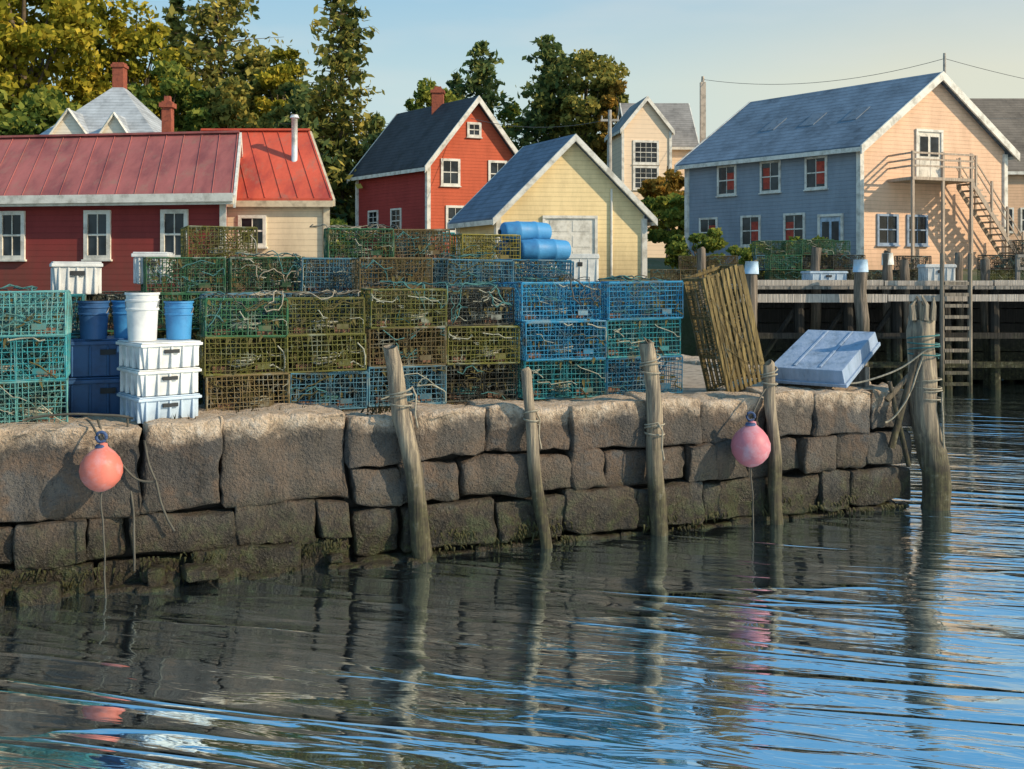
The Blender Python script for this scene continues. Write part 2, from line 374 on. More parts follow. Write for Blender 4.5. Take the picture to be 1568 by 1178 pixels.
mb.tube(wp(9.95,.85,0,-.1),wp(10.3,2.15,0,-.2),.05,.04,8); mb.tube(wp(9.85,1.5,0,-.12),wp(10.35,1.95,0,-.15),.04,.03,8)
mb.tube(wp(10.2,.6,0,-.15),wp(9.9,1.75,0,-.12),.035,.03,8)
mb.obj('brace_timbers',PPOST,e,True)
def slack(mb,p,q,sag,r=.013,n=16,wob=.02):
    pts=[]
    for i in range(n+1):
        f=i/n; x=V(p).lerp(V(q),f); x.z-=sag*4*f*(1-f); x+=noise.noise_vector(x*4)*wob; pts.append(x)
    mb.path(pts,r,5)
mb=MB()
slack(mb,wp(10.4,2.2,0,-.3),wp(9.3,1.72,0,.1),.12); slack(mb,wp(10.6,1.6,0,-.32),wp(10.7,.2,0,-.3),-.05)
slack(mb,wp(10.3,2.1,0,-.3),wp(9.8,1.2,0,-.15),.2)
mb.obj('mooring_rope',ROPE,e,True)
e=empty('dock_rope'); mb=MB()
slack(mb,W(.3,.2,1.72),W(.36,-.14,.2),-.02); slack(mb,W(-.7,.3,1.72),W(.35,.05,1.72),-.05); slack(mb,W(.45,-.1,1.5),W(.75,-.1,.55),.1)
slack(mb,W(.0,.05,1.72),W(.55,-.13,1.1),.2)
mb.obj('rope_lines',ROPED,e,True)
# ------------------------------------------------------------ buoys
BU=pmat('faded_red_buoy_vinyl',(.58,.16,.12),(.56,.26,.26),5,.5,0,.15,30); BU2=pmat('pink_buoy_vinyl',(.50,.17,.21),(.50,.29,.35),5,.5,0,.15,30)
BLK=pmat('dark_blue_collar',(.05,.09,.2))
def buoy(c,r,mat,anchor):
    e=empty('mooring_buoy'); mb=MB(); c=V(c); n=24; prof=[(-1.12,.0),(-1.08,.22),(-.98,.45),(-.8,.68),(-.5,.9),(-.15,1.0),(.2,.97),(.55,.8),(.82,.55),(1.0,.3),(1.08,.2),(1.22,.17),(1.25,0.01)]
    mb.path([c+V((.02*h,0,h*r)) for h,_ in prof],[max(.002,q*r) for _,q in prof],n); mb.obj('float',mat,e,True)
    mb=MB(); pts=[c+V((.05*math.cos(a),0,r*1.27+.05+.05*math.sin(a))) for a in [i*.5 for i in range(14)]]; mb.path(pts,.016,6)
    mb.tube(c+V((0,0,r*1.02)),c+V((0,0,r*1.16)),r*.3,r*.24,14); mb.obj('eye_collar',BLK,e,True)
    mb=MB(); slack(mb,c+V((0,0,r*1.3)),anchor,-.03,.012,12,.01); slack(mb,c+V((0,0,-r*1.05)),c+V((.05,0,-r*1.05-1.1)),0,.009); mb.obj('tether',ROPED,e,True)
buoy(W(.05,-.28,1.28),.205,BU,W(-.1,.1,1.72))
buoy(W(7.58,-.3,1.06),.245,BU2,W(7.93,-.14,1.75))
# ------------------------------------------------------------ lobster traps
TC={'teal':(.035,.27,.31),'blue':(.025,.20,.36),'olive':(.15,.15,.035),'yellow':(.26,.22,.045),'black':(.035,.04,.036),'green':(.035,.125,.06),'brown':(.15,.11,.05),'slate':(.055,.15,.21),'aqua':(.15,.46,.46)}
def trapmat(nm,c):
    t=NT(nm); v=t.geo.outputs['Position']; oi=t.n('ShaderNodeObjectInfo')
    col=t.mix(oi.outputs['Random'],mul(c,.6),mul(c,1.35))
    f=t.noise(v,4,3,.7)
    col=t.mix(t.mrange(f,.5,.66,0,.8),col,(.12,.10,.055)); col=t.mix(t.mrange(f,.46,.34,0,.5),col,(.28,.31,.28))
    t.bsdf(col,.65,0,None,spec=.3); return t.mat
TM={k:trapmat('trap_wire_'+k,c) for k,c in TC.items()}
TW=pmat('trap_twine',(.34,.34,.27),(.2,.2,.16),10,.9,bump=0); NETM={k:trapmat('trap_net_'+k,mul(c,.6)) for k,c in TC.items()}
BRK=pmat('trap_ballast_brick',(.2,.11,.075),bump=0); WEED=pmat('dried_weed',(.10,.085,.03),(.04,.035,.015),8,.9,bump=0)
def wire(mb,p,q,r,mi=0):
    p=V(p);q=V(q);d=(q-p).normalized(); a=d.cross(V((0,0,1)) if abs(d.z)<.9 else V((1,0,0))).normalized()*r; b=d.cross(a)
    mb.add([p+a,p+b,p-a,p-b,q+a,q+b,q-a,q-b],[(0,1,5,4),(1,2,6,5),(2,3,7,6),(3,0,4,7)],mi)
def trap_mesh(name,key,Lx,D,H,seed):
    r=random.Random(seed); mb=MB(); c=.058; rw=.0046
    nx=round(Lx/c); ny=round(D/c); nz=round(H/c)
    j=lambda: r.uniform(-.016,.016)
    bul=[r.uniform(-.04,.04) for _ in range(6)]
    def bent(p,q,k,amp):
        p=V(p);q=V(q);m=(p+q)/2+V((j(),amp,j()*.6)); wire(mb,p,m,rw); wire(mb,m,q,rw)
    for y,bb in ((0,bul[0]),(D,bul[1])):
        for i in range(nx+1):
            x=i/nx*Lx; bent((x+j(),y,0),(x+j(),y+j()*.5,H),i,bb*math.sin(i/nx*math.pi))
        for i in range(nz+1): z=i/nz*H; bent((0,y,z+j()),(Lx,y,z+j()),i,bb*math.sin(i/nz*math.pi))
    for z in (0,H):
        for i in range(nx+1): x=i/nx*Lx; wire(mb,(x,0,z),(x+j(),D,z+j()),rw)
        for i in range(ny+1): y=i/ny*D; wire(mb,(0,y,z),(Lx,y,z+j()),rw)
    for x in (0,Lx*.52,Lx):
        for i in range(ny+1): y=i/ny*D; wire(mb,(x,y,0),(x+j(),y,H),rw)
        for i in range(nz+1): z=i/nz*H; wire(mb,(x,0,z),(x,D,z),rw)
    for a in (0,Lx):
        for b in (0,D): wire(mb,(a,b,0),(a,b,H),.010)
        for z in (0,H): wire(mb,(a,0,z),(a,D,z),.010)
    for b in (0,D):
        for z in (0,H): wire(mb,(0,b,z),(Lx,b,z),.010)
    for (cx,y0,y1) in ((Lx*.26,0.02,D*.5),(Lx*.76,D-.02,D*.45)):
        for k in range(14):
            t=k/14*2*math.pi; t2=(k+1)/14*2*math.pi
            def pt(t,f):
                o=V((cx+math.cos(t)*Lx*.23,y0,H/2+math.sin(t)*H*.45)); q=V((cx+math.cos(t)*.07,y1,H/2+math.sin(t)*.07)); m=o.lerp(q,f); m.z-=.03*math.sin(f*3.1); return m
            wire(mb,pt(t,0),pt(t,.5),.004,1); wire(mb,pt(t,.5),pt(t,1),.004,1)
            for f in (0,.5,1): wire(mb,pt(t,f),pt(t2,f),.0035,1)
    for k in range(24):
        x=Lx*k/24; s=r.choice((-1,1)); x2=max(0,min(Lx,x+s*H*.9)); wire(mb,(x,D*.5+j(),0),(x2,D*.5+j(),H),.006,0)
    for k in range(9):
        yy=-.014 if k<7 else D+.014
        p=V((r.uniform(.03,Lx-.05),yy,r.uniform(.06,H))); pts=[p]
        stepx=r.uniform(-.09,.09)
        for q in range(r.randint(3,7)): pts.append(pts[-1]+V((stepx+r.uniform(-.07,.07),r.uniform(-.008,.008),r.uniform(-.08,.05))))
        for q in pts: q.z=max(.01,min(H-.01,q.z)); q.x=max(.01,min(Lx-.01,q.x))
        mb.path(pts,r.choice((.004,.006,.008)),4,r.choice((2,1,2,4)))
    for k in range(r.randint(14,30)):
        p=V((r.uniform(0,Lx),r.uniform(-.01,D*.3),r.choice((H,H*.5,.02))*1.0)); mb.add([p,p+V((r.uniform(.01,.04),-.01,-.02)),p+V((r.uniform(-.02,.04),-.015,-r.uniform(.05,.14))),p+V((-.015,-.01,-.05))],[(0,1,2,3)],4)
    cx,cy=Lx*r.uniform(.3,.7),D*.45
    mb.path([(cx+math.cos(a*.55)*(.15+.03*math.sin(a)+r.uniform(-.02,.02)),cy+math.sin(a*.55)*.14,.05+a*.0025+r.uniform(0,.03)) for a in range(36)],.010,4,2)
    for bx in (.12,Lx-.3): mb.abox(bx,bx+.18,D*.4,D*.4+.09,.01,.07,3)
    mb.abox(Lx-.32,Lx-.18,-.012,-.006,.06,.12,1)
    return mb.mesh(name,[TM[key],NETM[key],TW if seed%2 else ROPEB,BRK,WEED])
TCACHE={}
def hash_(s): return sum(ord(c) for c in s)
def get_trap(key,Lx,D,H,k):
    q=(key,Lx,D,H,k)
    if q not in TCACHE: TCACHE[q]=trap_mesh('lobster_trap_'+key,key,Lx,D,H,k*7+hash_(key))
    return TCACHE[q]
def stack(u0,vv,nu,tiers,keys,Lx=.93,D=.55,H=.43,z0=1.62,ang=0,name='lobster_trap_stack',frame=None,jit=1.0):
    e=empty(name); n=0
    for i in range(nu):
        tt=tiers[i] if isinstance(tiers,(list,tuple)) else tiers
        lean=0
        for k in range(tt):
            key=keys[i*tt+k] if len(keys)==nu*tt and nu*tt>3 else R.choice(keys); lean+=R.uniform(-.03,.03)*jit
            p=(frame or W)(u0+i*(Lx+.025)+lean,vv+R.uniform(-.08,.08)*jit,z0+k*(H+.014)+.012)
            n+=1; place('trap_%d'%n,get_trap(key,Lx,D,H,R.randint(0,2)),e,p,(R.uniform(-.02,.02)*jit,R.uniform(-.016,.016)*jit,(UANG if not frame else 0)+ang+R.uniform(-.08,.08)*jit))
    return e
stack(-3.35,.5,3,3,['aqua','aqua','teal'],Lx=1.0,H=.45)
stack(-3.2,1.2,3,3,['teal','aqua'],Lx=1.0,H=.43)
stack(1.12,.72,2,3,['brown','olive','green','slate','olive','olive'],Lx=.9,H=.42)
stack(1.2,1.32,2,3,['olive','brown','slate'],Lx=.9,H=.43)
stack(3.0,.78,2,3,['slate','brown','olive','black','olive','black'],Lx=.93,H=.45)
stack(3.0,1.42,2,[4,3],['black','brown'],Lx=.93,H=.43)
stack(4.95,.72,2,3,['teal','blue','blue','blue','teal','blue'],Lx=1.1,D=.6,H=.475,jit=.7)
stack(4.95,1.4,2,3,['blue','teal'],Lx=1.1,D=.6,H=.47)
stack(.55,2.05,2,4,['green','olive','green','green','olive','green','brown','green'],Lx=.93)
stack(2.45,2.05,2,4,['slate','teal','olive','slate'],Lx=.9)
stack(4.3,2.1,2,4,['brown','blue','slate','blue'],Lx=.93)
stack(6.25,2.2,1,3,['slate','black'],Lx=.93)
stack(-2.6,2.3,3,3,['slate','green','black'],Lx=.98)
stack(1.1,3.3,4,[5,4,5,5],['olive','green','brown','yellow','slate'],Lx=.92,jit=1.8)
stack(4.95,3.35,1,5,['yellow','olive'],Lx=.92,H=.42)
stack(5.85,3.3,2,[4,3],['slate','blue'],Lx=.95)
stack(4.1,3.95,1,5,['teal','green'],Lx=.92)
stack(-3.2,4.0,4,3,['black','green','brown'],Lx=.98)
stack(1.1,4.6,4,4,['black','green'],Lx=.98)
e=empty('tangled_rope_and_netting'); A=[MB(),MB(),MB()]
def tangle(mb,c,ru,rv,n,r,drop):
    p=V((R.uniform(-ru,ru),R.uniform(-rv,rv),0)); h=R.uniform(0,6.3); pts=[]
    for i in range(n):
        h+=R.gauss(0,.75); st=.07; p=p+V((math.cos(h)*st,math.sin(h)*st,0))
        if abs(p.x)>ru: h=math.pi-h; p.x=max(-ru,min(ru,p.x))
        if p.y>rv: h=-h; p.y=rv
        z=abs(noise.noise(V((p.x*4,p.y*4,i*.05))))*.09
        if p.y<-rv: 
            ov=-rv-p.y; z-=ov; yy=-rv-.02-.02*abs(math.sin(i))
            if ov>drop: h=math.pi/2; p.y=-rv-drop
        else: yy=p.y
        pts.append(W(c[0]+p.x,c[1]+yy,c[2]+z+.012))
    mb.path(pts,r,4)
for (u,vv,z,ru,rv,dr) in ((1.55,1.0,2.94,.45,.24,.35),(2.5,1.0,2.94,.4,.24,.3),(3.5,1.02,3.05,.45,.22,.6),(4.4,1.02,3.05,.4,.22,.45),(5.5,1.0,3.11,.5,.24,.3),(6.6,1.0,3.11,.4,.24,.3),(2.0,2.3,3.42,.4,.22,.3),(4.7,2.35,3.42,.4,.22,.3),(-1.2,.78,3.02,.6,.22,.4),(3.4,3.55,3.86,.6,.22,.2)):
    for k in range(3): tangle(A[[0,1,2,2,1][R.randint(0,4)]],(u,vv,z),ru,rv,R.randint(25,50),R.choice((.005,.007,.009)),dr)
for m,mt in zip(A,(ROPE,ROPEB,ROPED)):
    if m.v: m.obj('tangle',mt,e,True)
# ------------------------------------------------------------ fish totes, crates, buckets, barrels
PB=pmat('pale_blue_plastic',(.45,.56,.68),(.3,.4,.52),3,.45,0,.1); PW=pmat('white_plastic',(.66,.68,.68),(.46,.49,.51),3,.5,0,.1)
PBL=pmat('blue_plastic',(.05,.24,.5),(.03,.14,.34),3,.5,0,.1); PN=pmat('navy_plastic',(.03,.1,.24),(.02,.06,.15),3,.5,0,.1); DK=pmat('dark_gap',(.03,.035,.04))
def tote(name,base,ang,lx,ly,h,mat,lid=True,parent=None,tilt=0):
    e=empty(name); e.location=base; e.rotation_euler=(tilt,0,ang)
    mb=MB()
    a,b=lx/2,ly/2; ai,bi=a-.05,b-.045
    mb.hexa([(-ai,-bi,0),(ai,-bi,0),(ai,bi,0),(-ai,bi,0),(-a+.015,-b+.015,h*.86),(a-.015,-b+.015,h*.86),(a-.015,b-.015,h*.86),(-a+.015,b-.015,h*.86)])
    mb.abox(-a-.01,a+.01,-b-.01,b+.01,h*.84,h*.95)
    if lid: mb.abox(-a+.005,a-.005,-b+.005,b-.005,h*.95+.002,h)
    for i in range(5):
        x=-ai+.03+(2*ai-.06)*i/4
        for sy in (-1,1): mb.box((x,sy*(bi+.028),h*.42),(.012,0,0),(0,.018,0),(0,0,h*.40))
    for i in range(4):
        y=-bi+.03+(2*bi-.06)*i/3
        for sx in (-1,1): mb.box((sx*(ai+.03),y,h*.42),(.018,0,0),(0,.012,0),(0,0,h*.40))
    o=mb.obj('body',mat,e)
    mb=MB()
    for sy in (-1,1): mb.abox(-.08,.08,sy*(b-.005)-.012,sy*(b-.005)+.012,h*.58,h*.72)
    mb.obj('handle_slots',DK,e)
    bv=o.modifiers.new('bevel','BEVEL'); bv.width=.012; bv.segments=2
    return e
CA=UANG-.35
for k in range(3):
    tote('fish_crate',W(.62,.62,1.625+k*.285),CA+R.uniform(-.04,.04)-.42+1.1,.66,.70,.28,PW if k else PB,True)
def bucket(base,r,h,mat):
    e=empty('bait_bucket'); e.location=base; mb=MB(); n=28
    prof=[(0,.0),(.0,.86),(.62,.95),(.64,1.02),(.67,1.02),(.69,.96),(.80,.98),(.82,1.05),(.85,1.05),(.87,.98),(.95,1.0),(.955,1.07),(1.0,1.07),(1.0,.98),(.985,.96),(.98,.0)]
    mb.path([(0,0,z*h) for z,_ in prof],[max(.001,q*r) for _,q in prof],n,0,False); o=mb.obj('pail',mat,e,True)
    es=o.modifiers.new('es','EDGE_SPLIT'); es.split_angle=math.radians(35)
    mb=MB(); pts=[(math.cos(a)*r*1.08,-r*.35*math.sin(a)*1.2,h*.84-math.sin(a)*h*.38) for a in [i*math.pi/12 for i in range(13)]]; mb.path(pts,.006,5); mb.obj('bail_handle',pmat('wire_bail',(.3,.3,.3),metal=.6),e,True)
    return e
def barrel(c,r,l,mat,ang):
    e=empty('plastic_barrel'); e.location=c; e.rotation_euler=(0,0,ang); mb=MB()
    prof=[(0,0),(0,.7),(.02,.84),(.05,.9),(.28,.985),(.3,1.03),(.34,1.03),(.36,.99),(.64,.99),(.66,1.03),(.7,1.03),(.72,.985),(.95,.9),(.98,.84),(1,.7),(1,0)]
    mb.path([((z-.5)*l,0,0) for z,_ in prof],[max(.001,q*r) for _,q in prof],26,0,False); o=mb.obj('drum',mat,e,True); es=o.modifiers.new('es','EDGE_SPLIT'); es.split_angle=math.radians(40)
    mb=MB(); mb.tube((-l/2-.02,r*.5,0),(-l/2+.01,r*.5,0),.04,.04,10); mb.obj('bung',DK,e)
ct=1.625+.855
bucket(W(.45,.6,ct),.17,.52,PW); bucket(W(.83,.72,ct),.15,.42,PBL)
bucket(W(-.05,1.15,1.62+.86),.16,.42,PN); bucket(W(.3,1.25,1.62+.86),.16,.42,PBL); 
tote('fish_crate',W(.1,1.35,1.625),UANG,.9,.6,.43,PN); tote('fish_crate',W(.1,1.35,2.06),UANG,.9,.6,.42,PN)
tote('fish_tote',W(-.28,2.55,1.62+3*.443),UANG+.1,.56,.5,.4,PW); tote('fish_tote',W(.62,2.5,1.62+4*.443-.32),UANG-.2,.42,.5,.4,PW)
zb=1.62+4*.445
barrel(W(6.35,3.45,zb+.17),.17,.84,PBL,UANG+.05); barrel(W(6.15,3.82,zb+.17),.17,.8,PBL,UANG-.05); barrel(W(6.12,3.62,zb+.45),.165,.8,PBL,UANG+.08)
# ------------------------------------------------------------ leaning wooden lath trap
e=empty('wooden_lath_trap'); mb=MB(); e.location=W(7.78,.5,1.60); e.rotation_euler=(.0,-.27,UANG+.12)
wd,dp,ht=.66,.42,1.6
for x in (0,wd):
    for y in (0,dp): mb.abox(x-.02,x+.02,y-.02,y+.02,0,ht)
for z in (.02,.5,1.05,ht-.02):
    for y in (0,dp): mb.abox(.022,wd-.022,y-.015,y+.015,z-.02,z+.02)
    for x in (0,wd): mb.abox(x-.014,x+.014,.022,dp-.022,z-.02,z+.02)
for i in range(8):
    x=.05+i*(wd-.1)/7; dx=R.uniform(-.012,.012)
    for y in (-.025,dp+.025): mb.hexa([(x-.024,y-.007,0),(x+.024,y-.007,0),(x+.024,y+.007,0),(x-.024,y+.007,0)]+[(x-.024+dx,y-.007,ht+dx*3),(x+.024+dx,y-.007,ht+dx*3),(x+.024+dx,y+.007,ht+dx*3),(x-.024+dx,y+.007,ht+dx*3)])
mb.obj('laths',LATH,e)
mb=MB()
for x in (-.021,wd+.021):
    for k in range(26): wire(mb,(x,0,k/25*ht),(x,dp,k/25*ht+R.uniform(-.05,.05)),.005)
    for k in range(7): wire(mb,(x,k/6*dp,0),(x,k/6*dp+R.uniform(-.03,.03),ht),.005)
for k in range(30): wire(mb,(.01,dp*.5,k/30*ht),(wd,dp*.5,(k+R.uniform(-1,1))/30*ht),.006)
for k in range(14): wire(mb,(R.uniform(0,wd),-.04,R.uniform(0,ht)),(R.uniform(0,wd),-.045,R.uniform(0,ht)),.004)
mb.obj('side_netting',TM['brown'],e)
# ------------------------------------------------------------ upturned float (pram)
SK=wood('faded_lavender_blue_paint',(.30,.38,.52),(.23,.31,.43),gs=6)
e=empty('upturned_pram'); e.location=(4.02,13.98,1.69); e.rotation_euler=(math.radians(19),math.radians(0),math.radians(-38))
mb=MB(); a0,a1,ln,hh=.54,.50,1.5,.22
mb.hexa([(-a0,0,0),(a0,0,0),(a0*.95,ln,0),(-a0*.95,ln,0),(-a0+.03,.03,hh),(a0-.03,.03,hh),(a1,ln-.05,hh),(-a1,ln-.05,hh)])
mb.abox(-a0-.03,a0+.03,-.03,.0,-.0,.05)
for x in (-.18,.18): mb.abox(x-.02,x+.02,.1,ln-.1,hh+.001,hh+.018)
for x in (-a0-.02,a0+.0): mb.hexa([(x-.01,0,-.01),(x+.025,0,-.01),(x*.95+.025,ln,-.01),(x*.95-.01,ln,-.01),(x-.01,0,.045),(x+.025,0,.045),(x*.95+.025,ln,.045),(x*.95-.01,ln,.045)])
o=mb.obj('hull',SK,e); bv=o.modifiers.new('b','BEVEL'); bv.width=.012; bv.segments=2
e=empty('timber_blocks'); mb=MB(); dx=V((.788,-.616,0)); dy=V((.616,.788,0))
mb.box(V((4.62,14.75,1.74)),dx*.5,dy*.09,V((0,0,.14))); mb.box(V((4.78,14.95,1.95)),dx*.38,dy*.08,V((0,0,.07))); mb.box(V((4.0,14.35,1.68)),dx*.42,dy*.06,V((0,0,.06)))
mb.obj('blocks',PLANK,e)
# ------------------------------------------------------------ houses
def vec(deg): return V((math.cos(math.radians(deg)),math.sin(math.radians(deg)),0))
class House:
    def __init__(s,name,A,g,w,sdeg,L,z0,ze,zr,wall,roof,trim=WHITE,ov=.25,th=.12,sidewall=None,rake=.2):
        s.e=empty(name); s.A=V((A[0],A[1],0)); s.G=vec(g); s.S=vec(sdeg); s.w=w; s.L=L; s.z0=z0; s.ze=ze; s.zr=zr; s.trim=trim; s.ov=ov
        nF=V((s.G.y,-s.G.x,0)); s.nF=nF if nF.dot(s.S)<0 else -nF
        nL=V((s.S.y,-s.S.x,0)); s.nL=nL if nL.dot(s.G)<0 else -nL
        p=s.p; mb=MB()
        mb.add([p(0,0,z0),p(w,0,z0),p(w,0,ze),p(w/2,0,zr),p(0,0,ze)],[(0,1,2,3,4)],0)
        mb.add([p(0,L,z0),p(w,L,z0),p(w,L,ze),p(w/2,L,zr),p(0,L,ze)],[(4,3,2,1,0)],0)
        mb.add([p(0,0,z0),p(0,L,z0),p(0,L,ze),p(0,0,ze)],[(3,2,1,0)],1); mb.add([p(w,0,z0),p(w,L,z0),p(w,L,ze),p(w,0,ze)],[(0,1,2,3)],1)
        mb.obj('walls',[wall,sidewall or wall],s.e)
        sl=(zr-ze)/(w/2); s.sl=sl; r=MB(); t=MB()
        for sg in (0,1):
            A_=lambda x: x if sg==0 else w-x
            ea=-ov; zE=ze-sl*ov
            hb=.02
            pts=[p(A_(ea),-ov,zE+hb),p(A_(w/2),-ov,zr+hb),p(A_(w/2),L+ov,zr+hb),p(A_(ea),L+ov,zE+hb)]
            r.hexa(pts+[q+V((0,0,th)) for q in pts])
            for b0,b1 in ((-ov-.07,-ov-.004),(L+ov+.004,L+ov+.07)):
                pts=[p(A_(ea-.03),b0,zE-rake*.8),p(A_(w/2),b0,zr-rake*.8+.02),p(A_(w/2),b1,zr-rake*.8+.02),p(A_(ea-.03),b1,zE-rake*.8)]
                t.hexa(pts+[q+V((0,0,rake+th*.75)) for q in pts])
            t.hexa([p(A_(ea-.06),-ov,zE-.1),p(A_(ea-.004),-ov,zE-.1),p(A_(ea-.004),L+ov,zE-.1),p(A_(ea-.06),L+ov,zE-.1),p(A_(ea-.06),-ov,zE+th*.6),p(A_(ea-.004),-ov,zE+th*.6),p(A_(ea-.004),L+ov,zE+th*.6),p(A_(ea-.06),L+ov,zE+th*.6)])
            t.hexa([p(A_(-.035),0,ze-.28),p(A_(-.003),0,ze-.28),p(A_(-.003),L,ze-.28),p(A_(-.035),L,ze-.28),p(A_(-.035),0,ze-.02),p(A_(-.003),0,ze-.02),p(A_(-.003),L,ze-.02),p(A_(-.035),L,ze-.02)])
        r.obj('roof',roof,s.e); 
        for a in (0,w):
            for b in (0,L):
                t.box(p(a,b,(z0+ze)/2),s.G*.09,s.S*.09,V((0,0,(ze-z0)/2-.15)))
        t.obj('trim_boards',trim,s.e)
    def p(s,a,b,z): return s.A+s.G*a+s.S*b+V((0,0,z))
    def face(s,f):
        return (lambda q,z: s.p(q,0,z),s.G,s.nF) if f=='F' else (lambda q,z: s.p(0,q,z),s.S,s.nL)
    def window(s,f,q,zc,w,h,cols=2,rows=2,curtain=False,tr=.09,name='window',trim=None):
        P,D,n=s.face(f); mb=MB(); c=P(q,zc); Z=V((0,0,1))
        for sg in (-1,1):
            mb.box(c+D*sg*(w/2+tr/2)+n*.03,D*tr/2,n*.03,Z*(h/2+tr))
            mb.box(c+Z*sg*(h/2+tr/2)+n*.033,D*w/2,n*.03,Z*tr/2)
        mb.box(c-Z*(h/2+tr+.025)+n*.05,D*(w/2+tr+.04),n*.05,Z*.025)
        mb.box(c+n*.026,D*w/2,n*.016,Z*.025)
        for i in range(1,cols): mb.box(c+D*(-w/2+w*i/cols)+n*.022,D*.012,n*.012,Z*h/2)
        for i in range(1,rows*2):
            if i!=rows: mb.box(c+Z*(-h/2+h*i/(rows*2))+n*.02,D*w/2,n*.009,Z*.012)
        mb.obj(name+'_frame',trim or s.trim,s.e)
        g=MB(); g.box(c+n*.006,D*w/2,n*.004,Z*h/2); g.obj(name+'_glass',GLASS,s.e)
        if curtain:
            g=MB(); k=R.choice((-1,-1,1)); g.box(c+D*w*.24*k+n*.012-Z*h*R.uniform(-.05,.1),D*w*R.uniform(.18,.25),n*.002,Z*h*R.uniform(.3,.42)); g.obj('curtain',CURT,s.e)
    def door(s,f,q,z0,w,h,mat,panels=3,name='door',glass=False):
        P,D,n=s.face(f); Z=V((0,0,1)); c=P(q,z0+h/2); mb=MB(); tr=.1
        for sg in (-1,1): mb.box(c+D*sg*(w/2+tr/2)+n*.035,D*tr/2,n*.035,Z*(h/2))
        mb.box(c+Z*(h/2+tr/2)+n*.04,D*(w/2+tr),n*.04,Z*tr/2); mb.obj(name+'_frame',s.trim,s.e)
        mb=MB(); mb.box(c+n*.012,D*w/2,n*.01,Z*h/2)
        for i in range(panels):
            zz=-h/2+h*(i+.5)/panels
            for k in (-1,1): mb.box(c+D*k*w*.23+Z*zz+n*.028,D*w*.18,n*.007,Z*h/panels*.36)
        mb.obj(name+'_leaf',mat,s.e)
        if glass:
            mb=MB(); 
            for k in (-1,1): mb.box(c+D*k*w*.23+Z*h*.2+n*.04,D*w*.17,n*.004,Z*h*.2)
            mb.obj(name+'_lights',GLASS,s.e)
    def chimney(s,a,b,z0,z1,r=.3,mat=BRICK):
        mb=MB(); c=s.p(a,b,(z0+z1)/2); mb.box(c,(r,0,0),(0,r,0),(0,0,(z1-z0)/2)); mb.box(c+V((0,0,(z1-z0)/2-.12)),(r+.06,0,0),(0,r+.06,0),(0,0,.07))
        mb.box(c+V((0,0,(z1-z0)/2+.08)),(r*.6,0,0),(0,r*.6,0),(0,0,.08)); mb.obj('chimney',mat,s.e)
def seammat(name,c,c2):
    t=NT(name); v=t.geo.outputs['Position']; f=t.noise(t.vscale(v,(1.2,.4,.6)),1.2,5,.65); g=t.noise(v,9,4,.7)
    col=t.mix(t.math('MULTIPLY',g,.35),t.ramp(f,[(.35,c2),(.52,c),(.72,mul(c,1.25))]),mul(c2,.6)); 
    col=t.mix(t.mrange(t.noise(t.vscale(v,(1,.6,.6)),2.3,5,.75),.53,.7,0,.65),col,(.27,.16,.12)); t.bsdf(col,.65,0,g,.2,.01,.25); return t.mat
RR=seammat('faded_red_metal_roof',(.36,.115,.105),(.23,.07,.07)); RR2=seammat('bright_red_metal_roof',(.58,.10,.055),(.38,.06,.045))
def seams(h,n,mat,rr=.02):
    mb=MB()
    for i in range(n+1):
        b=-h.ov+.05+(h.L+2*h.ov-.1)*i/n
        for sg in (0,1):
            A_=(lambda x:x) if sg==0 else (lambda x:h.w-x)
            z0=h.ze-h.sl*h.ov+.14; z1=h.zr+.14
            wire(mb,h.p(A_(-h.ov),b,z0+.015),h.p(A_(h.w/2),b,z1+.015),rr)
    mb.box(h.p(h.w/2,h.L/2,h.zr+.17),h.G*.12,h.S*(h.L/2+h.ov),V((0,0,.03))); mb.obj('roof_seams',mat,h.e)
barn=House('red_barn',(-7.62,27),101.8,5.2,171.5,12.5,2.4,5.32,7.12,wallmat('barn_red_clapboard',(.24,.036,.034)),RR,ov=.3,rake=.24)
seams(barn,24,RR,.016)
for q in (1.35,3.55,6.05,8.6,11): barn.window('L',q,4.25,.55,1.1,2,1,tr=.11)
mb=MB(); mb.hexa([barn.p(-.45,-.3,5.08),barn.p(-.37,-.3,5.08),barn.p(-.37,12.8,5.08),barn.p(-.45,12.8,5.08),barn.p(-.45,-.3,5.3),barn.p(-.37,-.3,5.3),barn.p(-.37,12.8,5.3),barn.p(-.45,12.8,5.3)]); mb.obj('eave_cornice',WHITE,barn.e)
barn.chimney(3.4,2.0,6.3,8.35,.14)
cr=House('cream_shed',(-5.2,28.6),114,5.4,180,3.0,2.4,5.28,7.4,wallmat('cream_clapboard',(.74,.60,.42)),RR2,ov=.15,rake=.1,trim=pmat('cream_trim',(.6,.5,.36)))
seams(cr,7,RR2,.014); cr.window('L',2.05,4.4,.6,.7,2,1,trim=WHITE)
mb=MB(); mb.tube((-6.35,29.9,6.2),(-6.35,29.9,7.75),.09,.09,12); mb.tube((-6.35,29.9,7.75),(-6.35,29.9,7.85),.14,.1,12); mb.tube((-6.35,29.9,6.15),(-6.35,29.9,6.4),.17,.11,12); mb.obj('stove_pipe',pmat('galvanised_pipe',(.65,.66,.66),rough=.4,metal=.3),cr.e,True)
rh=House('red_house',(-4.11,50),20,4.75,129.4,6.6,3.6,8.75,11.85,wallmat('red_house_clapboard',(.52,.105,.05)),roofmat('charcoal_shingles',(.05,.052,.06)),ov=.35,rake=.26,sidewall=wallmat('shaded_red_clapboard',(.34,.045,.04)))  # side wall is a darker copy: shade on the left side painted into colour
for q,z in ((1.15,8.2),(3.6,8.2),(1.4,5.9),(3.7,5.9)): rh.window('F',q,z,.75,1.1,2,1,tr=.12)
